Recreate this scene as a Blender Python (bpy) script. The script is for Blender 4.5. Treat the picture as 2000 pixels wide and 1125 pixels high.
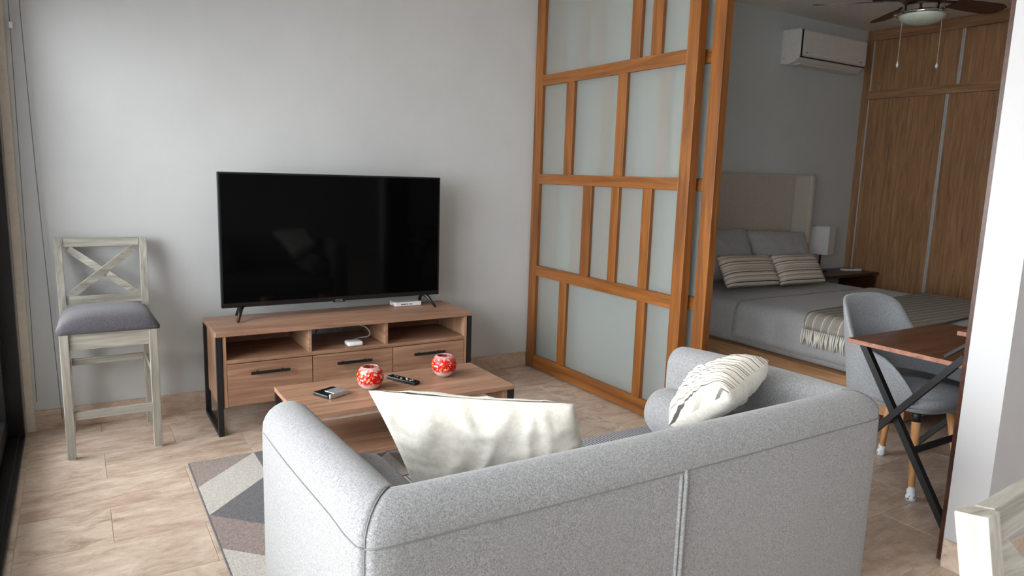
import bpy, bmesh, math, random
from mathutils import Vector, Matrix, noise
random.seed(7)
for o in list(bpy.data.objects): bpy.data.objects.remove(o)
scene = bpy.context.scene
COL = scene.collection
PI = math.pi
# ------------------------------------------------------------------ camera
FPX = 1381.0; CAMH = 1.35
RM = Matrix(((0.8520, 0.0567, -0.5204), (-0.5226, 0.1504, -0.8392), (0.0307, 0.9870, 0.1578)))
cam = bpy.data.objects.new('camera', bpy.data.cameras.new('camera')); COL.objects.link(cam)
cam.data.sensor_width = 36.0; cam.data.lens = FPX * 36.0 / 2000.0; cam.data.clip_start = 0.02
mw = RM.to_4x4(); mw.translation = Vector((0, 0, CAMH)); cam.matrix_world = mw
scene.camera = cam
def ray(px, py): return RM @ Vector(((px - 1000) / FPX, -(py - 562.5) / FPX, -1))
def atz(px, py, z): r = ray(px, py); return Vector((0, 0, CAMH)) + r * ((z - CAMH) / r.z)
def aty(px, py, y): r = ray(px, py); return Vector((0, 0, CAMH)) + r * (y / r.y)
def atx(px, py, x): r = ray(px, py); return Vector((0, 0, CAMH)) + r * (x / r.x)
# ------------------------------------------------------------------ light
w = bpy.data.worlds.new('world'); scene.world = w; w.use_nodes = True
bg = w.node_tree.nodes['Background']; bg.inputs[0].default_value = (0.985, 0.965, 1.0, 1); bg.inputs[1].default_value = 12.8
WX = -0.27                       # window plane
pl = bpy.data.lights.new('window_portal', 'AREA'); pl.shape = 'RECTANGLE'; pl.size = 2.1; pl.size_y = 6.9; pl.cycles.is_portal = True
po = bpy.data.objects.new('window_portal', pl); COL.objects.link(po)
po.location = (WX - 0.16, 0.65, 1.05); po.rotation_euler = (0, -PI / 2, 0)
vs = scene.view_settings; vs.view_transform = 'Standard'; vs.look = 'None'; vs.gamma = 1; vs.use_curve_mapping = False; vs.exposure = 0.12
# ------------------------------------------------------------------ materials
def lin(r, g, b):
    f = lambda c: (c / 255 / 12.92) if c / 255 <= 0.04045 else ((c / 255 + 0.055) / 1.055) ** 2.4
    return (f(r), f(g), f(b), 1)
class NT:
    def __init__(s, name, rough=0.5, color=(0.8, 0.8, 0.8, 1), metal=0.0, spec=0.5):
        s.m = bpy.data.materials.new(name); s.m.use_nodes = True; s.t = s.m.node_tree
        s.b = s.t.nodes['Principled BSDF']; s.out = s.t.nodes['Material Output']
        s.b.inputs['Roughness'].default_value = rough; s.b.inputs['Base Color'].default_value = color
        s.b.inputs['Metallic'].default_value = metal; s.b.inputs['Specular IOR Level'].default_value = spec
    def n(s, kind, **kw):
        x = s.t.nodes.new(kind)
        for k, v in kw.items(): setattr(x, k, v)
        return x
    def l(s, a, b): s.t.links.new(a, b)
    def coord(s, which='Object', scale=(1, 1, 1), rnd=0.0):
        tc = s.n('ShaderNodeTexCoord'); mp = s.n('ShaderNodeMapping'); mp.inputs['Scale'].default_value = scale
        if which == 'World':
            g = s.n('ShaderNodeNewGeometry'); src = g.outputs['Position']
        else: src = tc.outputs[which]
        if rnd:
            oi = s.n('ShaderNodeObjectInfo'); mu = s.n('ShaderNodeVectorMath', operation='MULTIPLY_ADD')
            cb = s.n('ShaderNodeCombineXYZ'); s.l(oi.outputs['Random'], cb.inputs[0]); s.l(oi.outputs['Random'], cb.inputs[1]); s.l(oi.outputs['Random'], cb.inputs[2])
            s.l(cb.outputs[0], mu.inputs[0]); mu.inputs[1].default_value = (rnd, rnd * 1.7, rnd * 0.6); s.l(src, mu.inputs[2]); src = mu.outputs[0]
        s.l(src, mp.inputs[0]); return mp.outputs[0]
    def noise(s, vec, scale, detail=4, rough=0.55, dist=0.0):
        x = s.n('ShaderNodeTexNoise'); s.l(vec, x.inputs['Vector']); x.inputs['Scale'].default_value = scale
        x.inputs['Detail'].default_value = detail; x.inputs['Roughness'].default_value = rough; x.inputs['Distortion'].default_value = dist
        return x.outputs['Fac']
    def ramp(s, fac, stops, interp='LINEAR'):
        r = s.n('ShaderNodeValToRGB'); r.color_ramp.interpolation = interp; e = r.color_ramp.elements
        while len(e) < len(stops): e.new(0.5)
        for i, (p, c) in enumerate(stops): e[i].position = p; e[i].color = c
        s.l(fac, r.inputs[0]); return r.outputs[0]
    def mix(s, fac, a, b, mode='MIX'):
        x = s.n('ShaderNodeMix', data_type='RGBA', blend_type=mode)
        for inp, v in ((x.inputs[0], fac), (x.inputs[6], a), (x.inputs[7], b)):
            if hasattr(v, 'links') or isinstance(v, bpy.types.NodeSocket): s.l(v, inp)
            else: inp.default_value = v
        return x.outputs[2]
    def bump(s, h, strength=0.2, dist=0.002):
        x = s.n('ShaderNodeBump'); x.inputs['Strength'].default_value = strength; x.inputs['Distance'].default_value = dist
        s.l(h, x.inputs['Height']); s.l(x.outputs[0], s.b.inputs['Normal'])
    def col(s, c): s.l(c, s.b.inputs['Base Color'])
def plain(name, rgb, rough=0.5, metal=0.0, spec=0.5):
    k = NT(name, rough, lin(*rgb), metal, spec); v = k.coord('Object')
    f = k.noise(v, 35, 3); a = lin(*rgb); c = k.ramp(f, [(0.3, tuple(x * 0.94 for x in a[:3]) + (1,)), (0.7, tuple(min(1, x * 1.04) for x in a[:3]) + (1,))]); k.col(c)
    return k.m
def wood(name, dark, mid, light, axis='x', rough=0.45, fine=1.0, rnd=5.0):
    k = NT(name, rough); sc = {'x': (0.9, 14, 14), 'y': (14, 0.9, 14), 'z': (14, 14, 0.9)}[axis]
    v = k.coord('Object', sc, rnd); f1 = k.noise(v, 1.6 * fine, 6, 0.6, 1.2)
    sc2 = {'x': (3, 120, 120), 'y': (120, 3, 120), 'z': (120, 120, 3)}[axis]
    v2 = k.coord('Object', sc2, rnd); f2 = k.noise(v2, 1.0, 3, 0.6)
    c = k.ramp(f1, [(0.28, lin(*dark)), (0.5, lin(*mid)), (0.72, lin(*light))])
    g = k.ramp(f2, [(0.3, (0.74, 0.72, 0.70, 1)), (0.62, (1.05, 1.05, 1.05, 1))])
    k.col(k.mix(0.65, c, g, 'MULTIPLY')); k.bump(f2, 0.12, 0.001); return k.m
def fabric(name, dark, light, scale=260, rough=0.95, bump=0.35, sheen=0.2):
    k = NT(name, rough, spec=0.15); v = k.coord('Object'); f = k.noise(v, scale, 2, 0.7); f2 = k.noise(v, scale * 0.45, 3, 0.6)
    a = k.n('ShaderNodeMath', operation='MULTIPLY_ADD'); k.l(f2, a.inputs[0]); a.inputs[1].default_value = 0.45; k.l(f, a.inputs[2])
    c = k.ramp(a.outputs[0], [(0.55, lin(*dark)), (0.95, lin(*light))]); k.col(c); k.bump(f, bump, 0.002)
    k.b.inputs['Sheen Weight'].default_value = sheen; return k.m
M = {}
M['oak_x'] = wood('oak_x', (126, 92, 72), (158, 120, 97), (180, 143, 118), 'x')
M['oak_y'] = wood('oak_y', (134, 100, 78), (166, 128, 104), (190, 153, 127), 'y')
M['oak_z'] = wood('oak_z', (140, 104, 80), (172, 134, 108), (198, 160, 132), 'z')
M['teak_z'] = wood('teak_z', (98, 57, 23), (132, 80, 34), (156, 99, 45), 'z', 0.4, 0.8)
M['teak_y'] = wood('teak_y', (98, 57, 23), (132, 80, 34), (154, 97, 45), 'y', 0.4, 0.8)
M['walnut_z'] = wood('walnut_z', (138, 100, 70), (170, 128, 92), (192, 149, 110), 'z', 0.45, 1.4)
M['walnut_y'] = wood('walnut_y', (138, 100, 70), (172, 130, 94), (192, 149, 112), 'y', 0.45, 1.2)
M['desk_x'] = wood('desk_x', (66, 38, 26), (98, 62, 44), (124, 82, 60), 'x', 0.35)
M['desk_edge'] = wood('desk_edge', (120, 78, 60), (150, 102, 82), (172, 122, 98), 'x', 0.5)
M['dark_wood'] = wood('dark_wood', (48, 26, 18), (66, 37, 25), (84, 48, 32), 'x', 0.35)
M['beech'] = wood('beech', (178, 122, 74), (206, 150, 98), (222, 170, 118), 'z', 0.45)
M['grey_wash_z'] = wood('grey_wash_z', (126, 122, 113), (162, 158, 149), (190, 186, 178), 'z', 0.6, 1.4)
M['grey_wash_x'] = wood('grey_wash_x', (126, 122, 113), (162, 158, 149), (190, 186, 178), 'x', 0.6, 1.4)
M['sofa'] = fabric('sofa_fabric', (112, 112, 113), (162, 162, 164), 380)
M['sofa_seam'] = plain('sofa_seam', (118, 117, 118), 0.9)
M['seat_grey'] = fabric('stool_fabric', (72, 70, 75), (102, 99, 106), 320)
M['chair_grey'] = fabric('chair_fabric', (128, 131, 135), (162, 165, 170), 260)
M['headboard'] = fabric('headboard_linen', (172, 163, 151), (202, 193, 181), 240)
M['sheet'] = fabric('sheet_cotton', (160, 160, 162), (174, 174, 176), 90, 0.9, 0.08)
M['black'] = plain('black_metal', (22, 22, 24), 0.45)
M['alu_black'] = plain('black_aluminium', (15, 16, 18), 0.4)
M['plastic'] = plain('black_plastic', (14, 14, 15), 0.35)
M['white_plastic'] = plain('white_plastic', (232, 232, 234), 0.35)
M['ac_white'] = plain('ac_white', (226, 222, 218), 0.4)
M['grey_mark'] = plain('grey_mark', (96, 96, 98), 0.6)
M['chrome'] = plain('chrome', (205, 202, 196), 0.12, 1.0)
M['alu'] = plain('aluminium', (214, 214, 214), 0.4, 0.35)
M['silver'] = plain('silver_plastic', (200, 202, 206), 0.25, 0.6)
M['cream'] = plain('cream_casing', (214, 206, 192), 0.6)
M['ceiling'] = plain('ceiling_paint', (236, 231, 225), 0.9)
M['balcony'] = plain('balcony_stone', (196, 190, 182), 0.7)
def plaster(name, rgb):
    k = NT(name, 0.75, lin(*rgb), spec=0.25); v = k.coord('World'); f = k.noise(v, 140, 4, 0.6); f2 = k.noise(v, 4, 3)
    a = lin(*rgb); k.col(k.ramp(f2, [(0.3, tuple(x * 0.97 for x in a[:3]) + (1,)), (0.7, tuple(min(1, x * 1.02) for x in a[:3]) + (1,))])); k.bump(f, 0.18, 0.002); return k.m
M['wall'] = plaster('wall_paint', (199, 201, 202))
M['wall_bed'] = plaster('bedroom_paint', (206, 211, 212))
M['wall_white'] = plaster('white_paint', (184, 183, 185))
def travertine(name, rough=0.32, rnd=9.0, world=True):
    k = NT(name, rough, spec=0.4)
    v = k.coord('World', (2.2, 7.5, 7), rnd); f = k.noise(v, 2.4, 12, 0.76, 0.4)
    v2 = k.coord('World', (3, 4.2, 4), rnd); f2 = k.noise(v2, 2.6, 10, 0.74, 0.9)
    oi = k.n('ShaderNodeObjectInfo'); sel = k.ramp(oi.outputs['Random'], [(0.45, (0, 0, 0, 1)), (0.75, (1, 1, 1, 1))])
    st = [(0.33, lin(148, 123, 106)), (0.45, lin(178, 154, 137)), (0.54, lin(200, 179, 162)), (0.66, lin(220, 205, 190))]
    c1 = k.ramp(f, st); c2 = k.ramp(f2, [(0.34, lin(150, 127, 110)), (0.48, lin(194, 174, 156)), (0.64, lin(216, 200, 184))])
    c = k.mix(k.ramp(oi.outputs['Random'], [(0.2, (0.15, 0.15, 0.15, 1)), (0.8, (0.9, 0.9, 0.9, 1))]), c1, c2)
    v3 = k.coord('World', (12, 26, 26), rnd); f3 = k.noise(v3, 3, 5, 0.75)
    pit = k.ramp(f3, [(0.30, (0.62, 0.55, 0.49, 1)), (0.37, (1, 1, 1, 1))]); k.col(k.mix(0.8, c, pit, 'MULTIPLY'))
    k.bump(f3, 0.05, 0.001); return k.m
M['tile'] = travertine('travertine'); M['skirting'] = travertine('travertine_skirting', 0.4)
M['grout'] = plain('grout', (206, 190, 172), 0.9)
def glass_clear(name):
    k = NT(name); t = k.n('ShaderNodeBsdfTransparent'); t.inputs[0].default_value = (0.92, 0.95, 0.94, 1)
    g = k.n('ShaderNodeBsdfGlossy'); g.inputs['Roughness'].default_value = 0.03
    lw = k.n('ShaderNodeLayerWeight'); lw.inputs[0].default_value = 0.25; mx = k.n('ShaderNodeMixShader')
    k.l(lw.outputs['Fresnel'], mx.inputs[0]); k.l(t.outputs[0], mx.inputs[1]); k.l(g.outputs[0], mx.inputs[2]); k.l(mx.outputs[0], k.out.inputs[0]); return k.m
M['glass'] = glass_clear('clear_glass')
def glass_frost(name):
    k = NT(name, 0.29, (0.95, 0.96, 0.94, 1)); k.b.inputs['Transmission Weight'].default_value = 1.0; k.b.inputs['IOR'].default_value = 1.25
    d = k.n('ShaderNodeBsdfTranslucent'); d.inputs[0].default_value = (0.62, 0.67, 0.66, 1)
    d2 = k.n('ShaderNodeBsdfDiffuse'); d2.inputs[0].default_value = (0.62, 0.66, 0.64, 1)
    m1 = k.n('ShaderNodeMixShader'); m1.inputs[0].default_value = 0.75; k.l(d.outputs[0], m1.inputs[1]); k.l(d2.outputs[0], m1.inputs[2])
    m2 = k.n('ShaderNodeMixShader'); m2.inputs[0].default_value = 0.27; k.l(k.b.outputs[0], m2.inputs[1]); k.l(m1.outputs[0], m2.inputs[2]); k.l(m2.outputs[0], k.out.inputs[0]); return k.m
M['frost'] = glass_frost('frosted_glass')
def screen(name):
    k = NT(name, 0.06, (0.0015, 0.0015, 0.0018, 1), spec=0.10); v = k.coord('Object'); f = k.noise(v, 3, 2)
    k.col(k.ramp(f, [(0, (0.001, 0.001, 0.0012, 1)), (1, (0.002, 0.002, 0.0022, 1))])); return k.m
M['screen'] = screen('tv_screen')
def stripes(name, base, stops, axis=1, freq=1.0, off=0.0, base2=None):
    # irregular yarn stripes along one local axis
    k = NT(name, 0.95, spec=0.1); v = k.coord('Object'); sp = k.n('ShaderNodeSeparateXYZ'); k.l(v, sp.inputs[0])
    m = k.n('ShaderNodeMath', operation='MULTIPLY_ADD'); k.l(sp.outputs[axis], m.inputs[0]); m.inputs[1].default_value = freq; m.inputs[2].default_value = off
    fr = k.n('ShaderNodeMath', operation='FRACT'); k.l(m.outputs[0], fr.inputs[0])
    c = k.ramp(fr.outputs[0], stops, 'CONSTANT'); f = k.noise(v, 300, 2)
    g = k.ramp(f, [(0.3, (0.85, 0.85, 0.85, 1)), (0.7, (1, 1, 1, 1))]); k.col(k.mix(0.7, c, g, 'MULTIPLY')); k.bump(f, 0.2, 0.001); return k.m
W1 = lin(226, 218, 204); G1 = lin(168, 158, 147); K1 = lin(72, 64, 60); T1 = lin(204, 192, 178)
ST = [(0.0, T1), (0.10, W1), (0.16, G1), (0.22, W1), (0.30, K1), (0.335, T1), (0.42, W1), (0.47, T1), (0.55, G1), (0.60, W1), (0.68, T1), (0.76, K1), (0.80, W1), (0.87, G1), (0.92, T1)]
M['stripe_bed'] = stripes('bed_cushion_stripe', W1, ST, 1, 6.4)
SOF = [(0.0, lin(232, 228, 216)), (0.14, lin(120, 114, 106)), (0.18, lin(236, 232, 222)), (0.30, lin(190, 184, 172)), (0.34, lin(236, 232, 222)), (0.42, lin(92, 86, 80)), (0.45, lin(214, 208, 196)), (0.52, lin(160, 152, 142)), (0.56, lin(236, 232, 222)), (0.66, lin(176, 170, 158)), (0.70, lin(232, 228, 218)), (0.84, lin(70, 64, 60)), (0.87, lin(226, 220, 208))]
M['stripe_sofa'] = stripes('sofa_cushion_stripe', W1, SOF, 1, 8.5, 0.42)
M['ivory'] = fabric('ivory_cotton', (208, 203, 193), (226, 222, 213), 70, 0.85, 0.06)
M['seat_stripe'] = stripes('seat_stripe', W1, [(0.0, lin(108, 108, 112)), (0.6, lin(176, 177, 182))], 0, 85.0)
TH = [(0.0, lin(158, 152, 144)), (0.2, lin(168, 162, 152)), (0.3, lin(214, 209, 199)), (0.34, lin(154, 148, 139)), (0.62, lin(166, 160, 150)), (0.75, lin(222, 217, 208)), (0.79, lin(158, 152, 143))]
M['throw'] = stripes('throw_weave', W1, TH, 1, 9.0)
M['fringe'] = plain('fringe_yarn', (226, 222, 212), 0.95)
M['rug_taupe'] = fabric('rug_taupe', (112, 98, 92), (154, 138, 130), 160, 1.0, 0.8)
M['rug_light'] = fabric('rug_light', (160, 154, 147), (200, 194, 186), 160, 1.0, 0.8)
M['rug_dark'] = fabric('rug_dark', (72, 70, 74), (104, 102, 106), 160, 1.0, 0.8)
M['lamp_shade'] = fabric('lamp_shade_linen', (214, 212, 212), (230, 228, 228), 300, 0.9, 0.1)
M['bowl_glass'] = plain('opal_glass', (206, 216, 200), 0.25)
def speckle(name, seed):
    k = NT(name, 0.08, spec=0.6); v = k.coord('Object', (1, 1, 1)); vo = k.n('ShaderNodeTexVoronoi'); k.l(v, vo.inputs['Vector']); vo.inputs['Scale'].default_value = 130
    sp = k.n('ShaderNodeSeparateXYZ'); k.l(v, sp.inputs[0])
    sx = k.n('ShaderNodeSeparateColor'); k.l(vo.outputs['Color'], sx.inputs[0])
    c = k.ramp(sx.outputs[seed], [(0.0, lin(214, 28, 24)), (0.42, lin(232, 70, 50)), (0.6, lin(238, 190, 180)), (0.70, lin(196, 20, 24)), (0.84, lin(240, 176, 60)), (0.90, lin(240, 220, 214))], 'CONSTANT')
    zr = k.ramp(sp.outputs[2], [(0.018, (1, 1, 1, 1)), (0.034, (0, 0, 0, 1)), (0.084, (0, 0, 0, 1)), (0.100, (0.6, 0.6, 0.6, 1))])
    c2 = k.mix(zr, c, lin(236, 214, 214)); k.col(c2)
    k.b.inputs['Transmission Weight'].default_value = 0.35; k.b.inputs['IOR'].default_value = 1.3; return k.m
M['speckle_a'] = speckle('red_speckle_glass', 0); M['speckle_b'] = speckle('pink_speckle_glass', 1)
def sockmat(name):
    k = NT(name, 0.95); v = k.coord('Object'); f = k.noise(v, 70, 2); k.col(k.ramp(f, [(0.0, lin(214, 216, 222)), (0.56, lin(196, 198, 206)), (0.60, lin(78, 84, 104))], 'CONSTANT')); return k.m
M['sock'] = sockmat('sock_knit')
# ------------------------------------------------------------------ mesh helpers
def tag(o, label=None, cat=None, group=None, kind=None):
    if label: o['label'] = label
    if cat: o['category'] = cat
    if group: o['group'] = group
    if kind: o['kind'] = kind
    return o
def thing(name, label, cat, loc=(0, 0, 0), rotz=0.0, group=None):
    o = bpy.data.objects.new(name, None); o.empty_display_size = 0.1; COL.objects.link(o)
    o.location = loc; o.rotation_euler = (0, 0, rotz); return tag(o, label, cat, group)
def B(): return bmesh.new()
def box(bm, x0, x1, y0, y1, z0, z1):
    v = [bm.verts.new((x, y, z)) for z in (z0, z1) for y in (y0, y1) for x in (x0, x1)]
    for f in ((0, 2, 3, 1), (4, 5, 7, 6), (0, 1, 5, 4), (2, 6, 7, 3), (0, 4, 6, 2), (1, 3, 7, 5)): bm.faces.new([v[i] for i in f])
    return bm
def bar(bm, p, q, wid, hgt, up=(0, 0, 1)):
    p = Vector(p); q = Vector(q); d = (q - p).normalized(); s = d.cross(Vector(up))
    if s.length < 1e-4: s = d.cross(Vector((1, 0, 0)))
    s.normalize(); u = s.cross(d).normalized(); v = []
    for c in (p, q):
        for a, b in ((-1, -1), (1, -1), (1, 1), (-1, 1)): v.append(bm.verts.new(c + s * (a * wid / 2) + u * (b * hgt / 2)))
    for f in ((0, 1, 2, 3), (7, 6, 5, 4), (0, 4, 5, 1), (1, 5, 6, 2), (2, 6, 7, 3), (3, 7, 4, 0)): bm.faces.new([v[i] for i in f])
    return bm
def tube(bm, pts, r, n=8, caps=True):
    pts = [Vector(p) for p in pts]; rs = r if isinstance(r, (list, tuple)) else [r] * len(pts); rings = []; prev = None
    for i, p in enumerate(pts):
        d = (pts[min(i + 1, len(pts) - 1)] - pts[max(i - 1, 0)]).normalized()
        if prev is None:
            a = d.cross(Vector((0, 0, 1)));  a = a if a.length > 1e-3 else d.cross(Vector((1, 0, 0)))
        else: a = prev - d * prev.dot(d)
        a.normalize(); prev = a; b = d.cross(a)
        rings.append([bm.verts.new(p + (a * math.cos(t) + b * math.sin(t)) * rs[i]) for t in [2 * PI * k / n for k in range(n)]])
    for i in range(len(rings) - 1):
        for k in range(n): bm.faces.new((rings[i][k], rings[i][(k + 1) % n], rings[i + 1][(k + 1) % n], rings[i + 1][k]))
    if caps: bm.faces.new(rings[0][::-1]); bm.faces.new(rings[-1])
    return bm
def lathe(bm, prof, n=32, c=(0, 0, 0), close=False):
    rings = []
    for r, z in prof: rings.append([bm.verts.new((c[0] + r * math.cos(2 * PI * k / n), c[1] + r * math.sin(2 * PI * k / n), c[2] + z)) for k in range(n)])
    m = len(rings)
    for i in range(m if close else m - 1):
        for k in range(n): bm.faces.new((rings[i][k], rings[i][(k + 1) % n], rings[(i + 1) % m][(k + 1) % n], rings[(i + 1) % m][k]))
    if not close: bm.faces.new(rings[0][::-1]); bm.faces.new(rings[-1])
    return bm
def prism(bm, poly, z0, z1):
    a = [bm.verts.new((x, y, z0)) for x, y in poly]; b = [bm.verts.new((x, y, z1)) for x, y in poly]; n = len(poly)
    bm.faces.new(a[::-1]); bm.faces.new(b)
    for i in range(n): bm.faces.new((a[i], a[(i + 1) % n], b[(i + 1) % n], b[i]))
    return bm
def obj(name, bm, m, parent=None, bev=0.0, smooth=False, w=False, seg=2, mats=None, label=None):
    if w and parent is not None:
        p = parent; off = Vector((0, 0, 0))
        while p is not None: off += Vector(p.location); p = p.parent
        bmesh.ops.translate(bm, verts=bm.verts, vec=-off)
    if bev: bmesh.ops.bevel(bm, geom=list(bm.edges), offset=bev, segments=seg, affect='EDGES', profile=0.5)
    bmesh.ops.recalc_face_normals(bm, faces=bm.faces)
    me = bpy.data.meshes.new(name); bm.to_mesh(me); bm.free()
    for x in (mats or [m]): me.materials.append(M[x] if isinstance(x, str) else x)
    if smooth:
        for p in me.polygons: p.use_smooth = True
    o = bpy.data.objects.new(name, me); COL.objects.link(o)
    if parent is not None: o.parent = parent
    if label: o['label'] = label
    return o
def copy_tree(root, loc, rotz, label):
    r = root.copy(); COL.objects.link(r); r.location = loc; r.rotation_euler = (0, 0, rotz); r['label'] = label
    for ch in list(root.children):
        c = ch.copy(); COL.objects.link(c); c.parent = r
        for g in list(ch.children): d = g.copy(); COL.objects.link(d); d.parent = c
    return r
def struct(name, bm, m, bev=0.0, label=None): return tag(obj(name, bm, m, bev=bev), label, None, None, 'structure')
def nz(p, s): return noise.noise(Vector(p) * s)
# ------------------------------------------------------------------ room shell
WY = 4.15; CZ = 2.77; YB = -3.2; RX = 4.6; BX = 7.0; PX = 2.70; NY = 1.07
b = B(); box(b, WX - 0.1, BX, YB - 0.1, WY + 0.1, -0.12, -0.0025); floor = struct('floor', b, 'grout', label='travertine tiled floor')
# tiles: 0.61 x 0.305 running bond, each its own piece
def tile_mesh(x0, x1, y0, y1):
    bm = B(); box(bm, x0, x1, y0, y1, -0.0025, 0.0); te = [e for e in bm.edges if all(abs(v.co.z) < 1e-6 for v in e.verts)]
    bmesh.ops.bevel(bm, geom=te, offset=0.0012, segments=1, affect='EDGES'); me = bpy.data.meshes.new('tile'); bm.to_mesh(me); bm.free(); me.materials.append(M['tile']); return me
TL, TW, J = 0.61, 0.305, 0.0009; cache = {}
xmin, xmax, ymin = -0.2485, 6.39, YB
r0 = -2; yk = 3.665 + 2 * TW
row = -2
while True:
    y1 = 3.665 - row * TW; y0 = y1 - TW
    if y1 <= ymin: break
    ya, yb_ = max(y0, ymin) + J, min(y1, WY) - J
    xo = 0.054 if row % 2 == 0 else 0.36
    k = -2
    while yb_ - ya > 0.02:
        x0 = xo + k * TL; x1 = x0 + TL; k += 1
        lim = xmax if y1 > NY + 0.01 else RX
        if x0 >= lim: break
        xa, xb = max(x0, xmin) + J, min(x1, lim) - J
        if xb - xa < 0.02: continue
        key = (round(xb - xa, 3), round(yb_ - ya, 3))
        if key not in cache: cache[key] = tile_mesh(0, xb - xa, 0, yb_ - ya)
        o = bpy.data.objects.new('tile', cache[key]); COL.objects.link(o); o.parent = floor; o.location = (xa, ya, 0)
    row += 1
    if row > 40: break
b = B(); box(b, WX - 0.1, BX, YB - 0.1, WY + 0.1, CZ, CZ + 0.1); struct('ceiling', b, 'ceiling')
b = B(); box(b, WX, PX + 0.08, WY, WY + 0.1, 0, CZ); struct('wall_back', b, 'wall', label='pale grey wall behind the television')
b = B(); box(b, PX + 0.08, BX, WY, WY + 0.1, 0, CZ); struct('wall_bedroom', b, 'wall_bed', label='blue-grey bedroom wall behind the headboard')
b = B(); box(b, BX, BX + 0.1, NY, WY + 0.1, 0, CZ); struct('wall_far_right', b, 'wall_bed')
# pillar and the wall running right of it
b = B(); box(b, 2.61, BX, NY - 0.0, NY + 0.125, 0.0, CZ); struct('wall_right', b, 'wall_white', label='white wall end beside the sliding door opening')
b = B(); box(b, RX, RX + 0.1, YB, NY, 0, CZ); struct('wall_kitchen', b, 'wall_white')
b = B(); box(b, WX - 0.1, RX + 0.1, YB - 0.1, YB, 0, CZ); struct('wall_front', b, 'wall_white')
# window side: lintel and pier
WZ = 2.2; WY0, WY1 = -2.8, 4.085
b = B(); box(b, WX - 0.22, WX, YB, WY + 0.1, WZ, CZ); box(b, WX - 0.22, WX, WY1 + 0.0, WY + 0.1, 0, WZ); box(b, WX - 0.22, WX, YB, WY0, 0, WZ); struct('wall_left', b, 'wall_white')
b = B(); box(b, WX, -0.2495, WY0, WY - 0.016, -0.0024, 0.0); struct('trim_4', b, 'skirting', 0.0008, 'narrow stone threshold along the glass door')
# skirting boards
b = B(); box(b, WX + 0.012, PX - 0.002, WY - 0.014, WY, 0, 0.104)
sk = struct('baseboard_back', b, 'skirting', 0.0015)
b = B(); box(b, 2.597, 2.61, NY - 0.013, NY + 0.118, 0, 0.104); struct('baseboard_pillar', b, 'skirting', 0.0015)
b = B(); box(b, 2.612, RX, NY - 0.013, NY, 0, 0.104); struct('baseboard_right', b, 'skirting', 0.0015)
b = B(); box(b, PX + 0.15, 6.38, WY - 0.013, WY, 0, 0.104); struct('baseboard_bedroom', b, 'skirting', 0.0015)
# door frame: jamb at the pillar and header
b = B(); box(b, 2.64, 2.84, NY + 0.125, NY + 0.155, 0, CZ - 0.14); struct('trim_1', b, 'dark_wood', 0.002, 'brown wooden jamb on the white wall end')
b = B(); box(b, 2.66, 2.86, NY + 0.125, WY, CZ - 0.14, CZ); struct('trim_2', b, 'teak_y', 0.003)
b = B(); box(b, WX + 0.001, WX + 0.04, WY - 0.02, WY - 0.0005, 0.0, CZ); struct('trim_3', b, 'cream', 0.003, 'cream casing strip in the window corner')
# ------------------------------------------------------------------ sliding window
win = thing('window_1', 'black framed sliding glass door to the balcony', None, (WX - 0.06, 1.3, 0)); win['kind'] = 'structure'
b = B(); box(b, WX - 0.13, WX - 0.0, WY0, WY1, 0.0, 0.022); box(b, WX - 0.03, WX - 0.02, WY0, WY1, 0.022, 0.04); box(b, WX - 0.09, WX - 0.08, WY0, WY1, 0.022, 0.04); obj('track', b, 'alu_black', win, w=True)
b = B(); box(b, WX - 0.13, WX, WY1 - 0.06, WY1, 0.022, WZ); obj('jamb', b, 'alu_black', win, 0.002, w=True)
b = B(); box(b, WX - 0.13, WX, WY0, WY0 + 0.06, 0.022, WZ); obj('jamb', b, 'alu_black', win, 0.002, w=True)
b = B(); box(b, WX - 0.13, WX, WY0 + 0.06, WY1 - 0.06, WZ - 0.05, WZ); obj('head', b, 'alu_black', win, 0.002, w=True)
def sash(y0, y1, x):
    t = B(); s = 0.07; box(t, x - 0.02, x + 0.02, y0, y0 + s, 0.042, WZ - 0.055); box(t, x - 0.02, x + 0.02, y1 - s, y1, 0.042, WZ - 0.055)
    box(t, x - 0.02, x + 0.02, y0 + s, y1 - s, 0.042, 0.13); box(t, x - 0.02, x + 0.02, y0 + s, y1 - s, WZ - 0.125, WZ - 0.055)
    f = obj('sash', t, 'alu_black', win, w=True); g = B(); box(g, x - 0.003, x + 0.003, y0 + s, y1 - s, 0.13, WZ - 0.125); obj('pane', g, 'glass', f, w=True)
sash(2.20, WY1 - 0.062, WX - 0.085); sash(0.38, 2.26, WX - 0.027); sash(-1.46, 0.44, WX - 0.085); sash(WY0 + 0.062, -1.40, WX - 0.027)
# roller blind above, with bead chains
bl = thing('roller_blind', 'white roller blind rolled up above the glass door', 'blind', (WX + 0.05, 1.3, 2.0))
b = B(); tube(b, [(WX + 0.07, WY0, 2.68), (WX + 0.07, 4.05, 2.68)], 0.05, 20); obj('roll', b, 'lamp_shade', bl, smooth=False, w=True)
b = B(); box(b, WX + 0.028, WX + 0.031, WY0, 4.04, 2.16, 2.68); obj('fabric', b, 'lamp_shade', bl, w=True)
b = B(); box(b, WX + 0.02, WX + 0.04, WY0, 4.04, 2.13, 2.16); obj('hem_bar', b, 'cream', bl, 0.003, w=True)
def chain(x, y, z0, z1, bow, label):
    t = B(); pts = []; N = 40
    for i in range(N + 1):
        u = i / N; pts.append((x + bow[0] * u ** 1.5, y + bow[1] * u, z1 + (z0 - z1) * u))
    tube(t, pts, 0.0016, 6); o = obj('bead_chain', t, 'grey_mark', None, smooth=True); tag(o, label, 'chain', 'blind chains in the window corner'); return o
chain(-0.17, 4.125, 0.05, 2.62, (0.055, 0.008), 'thin grey blind chain hanging free just left of the bar stool')
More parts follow.
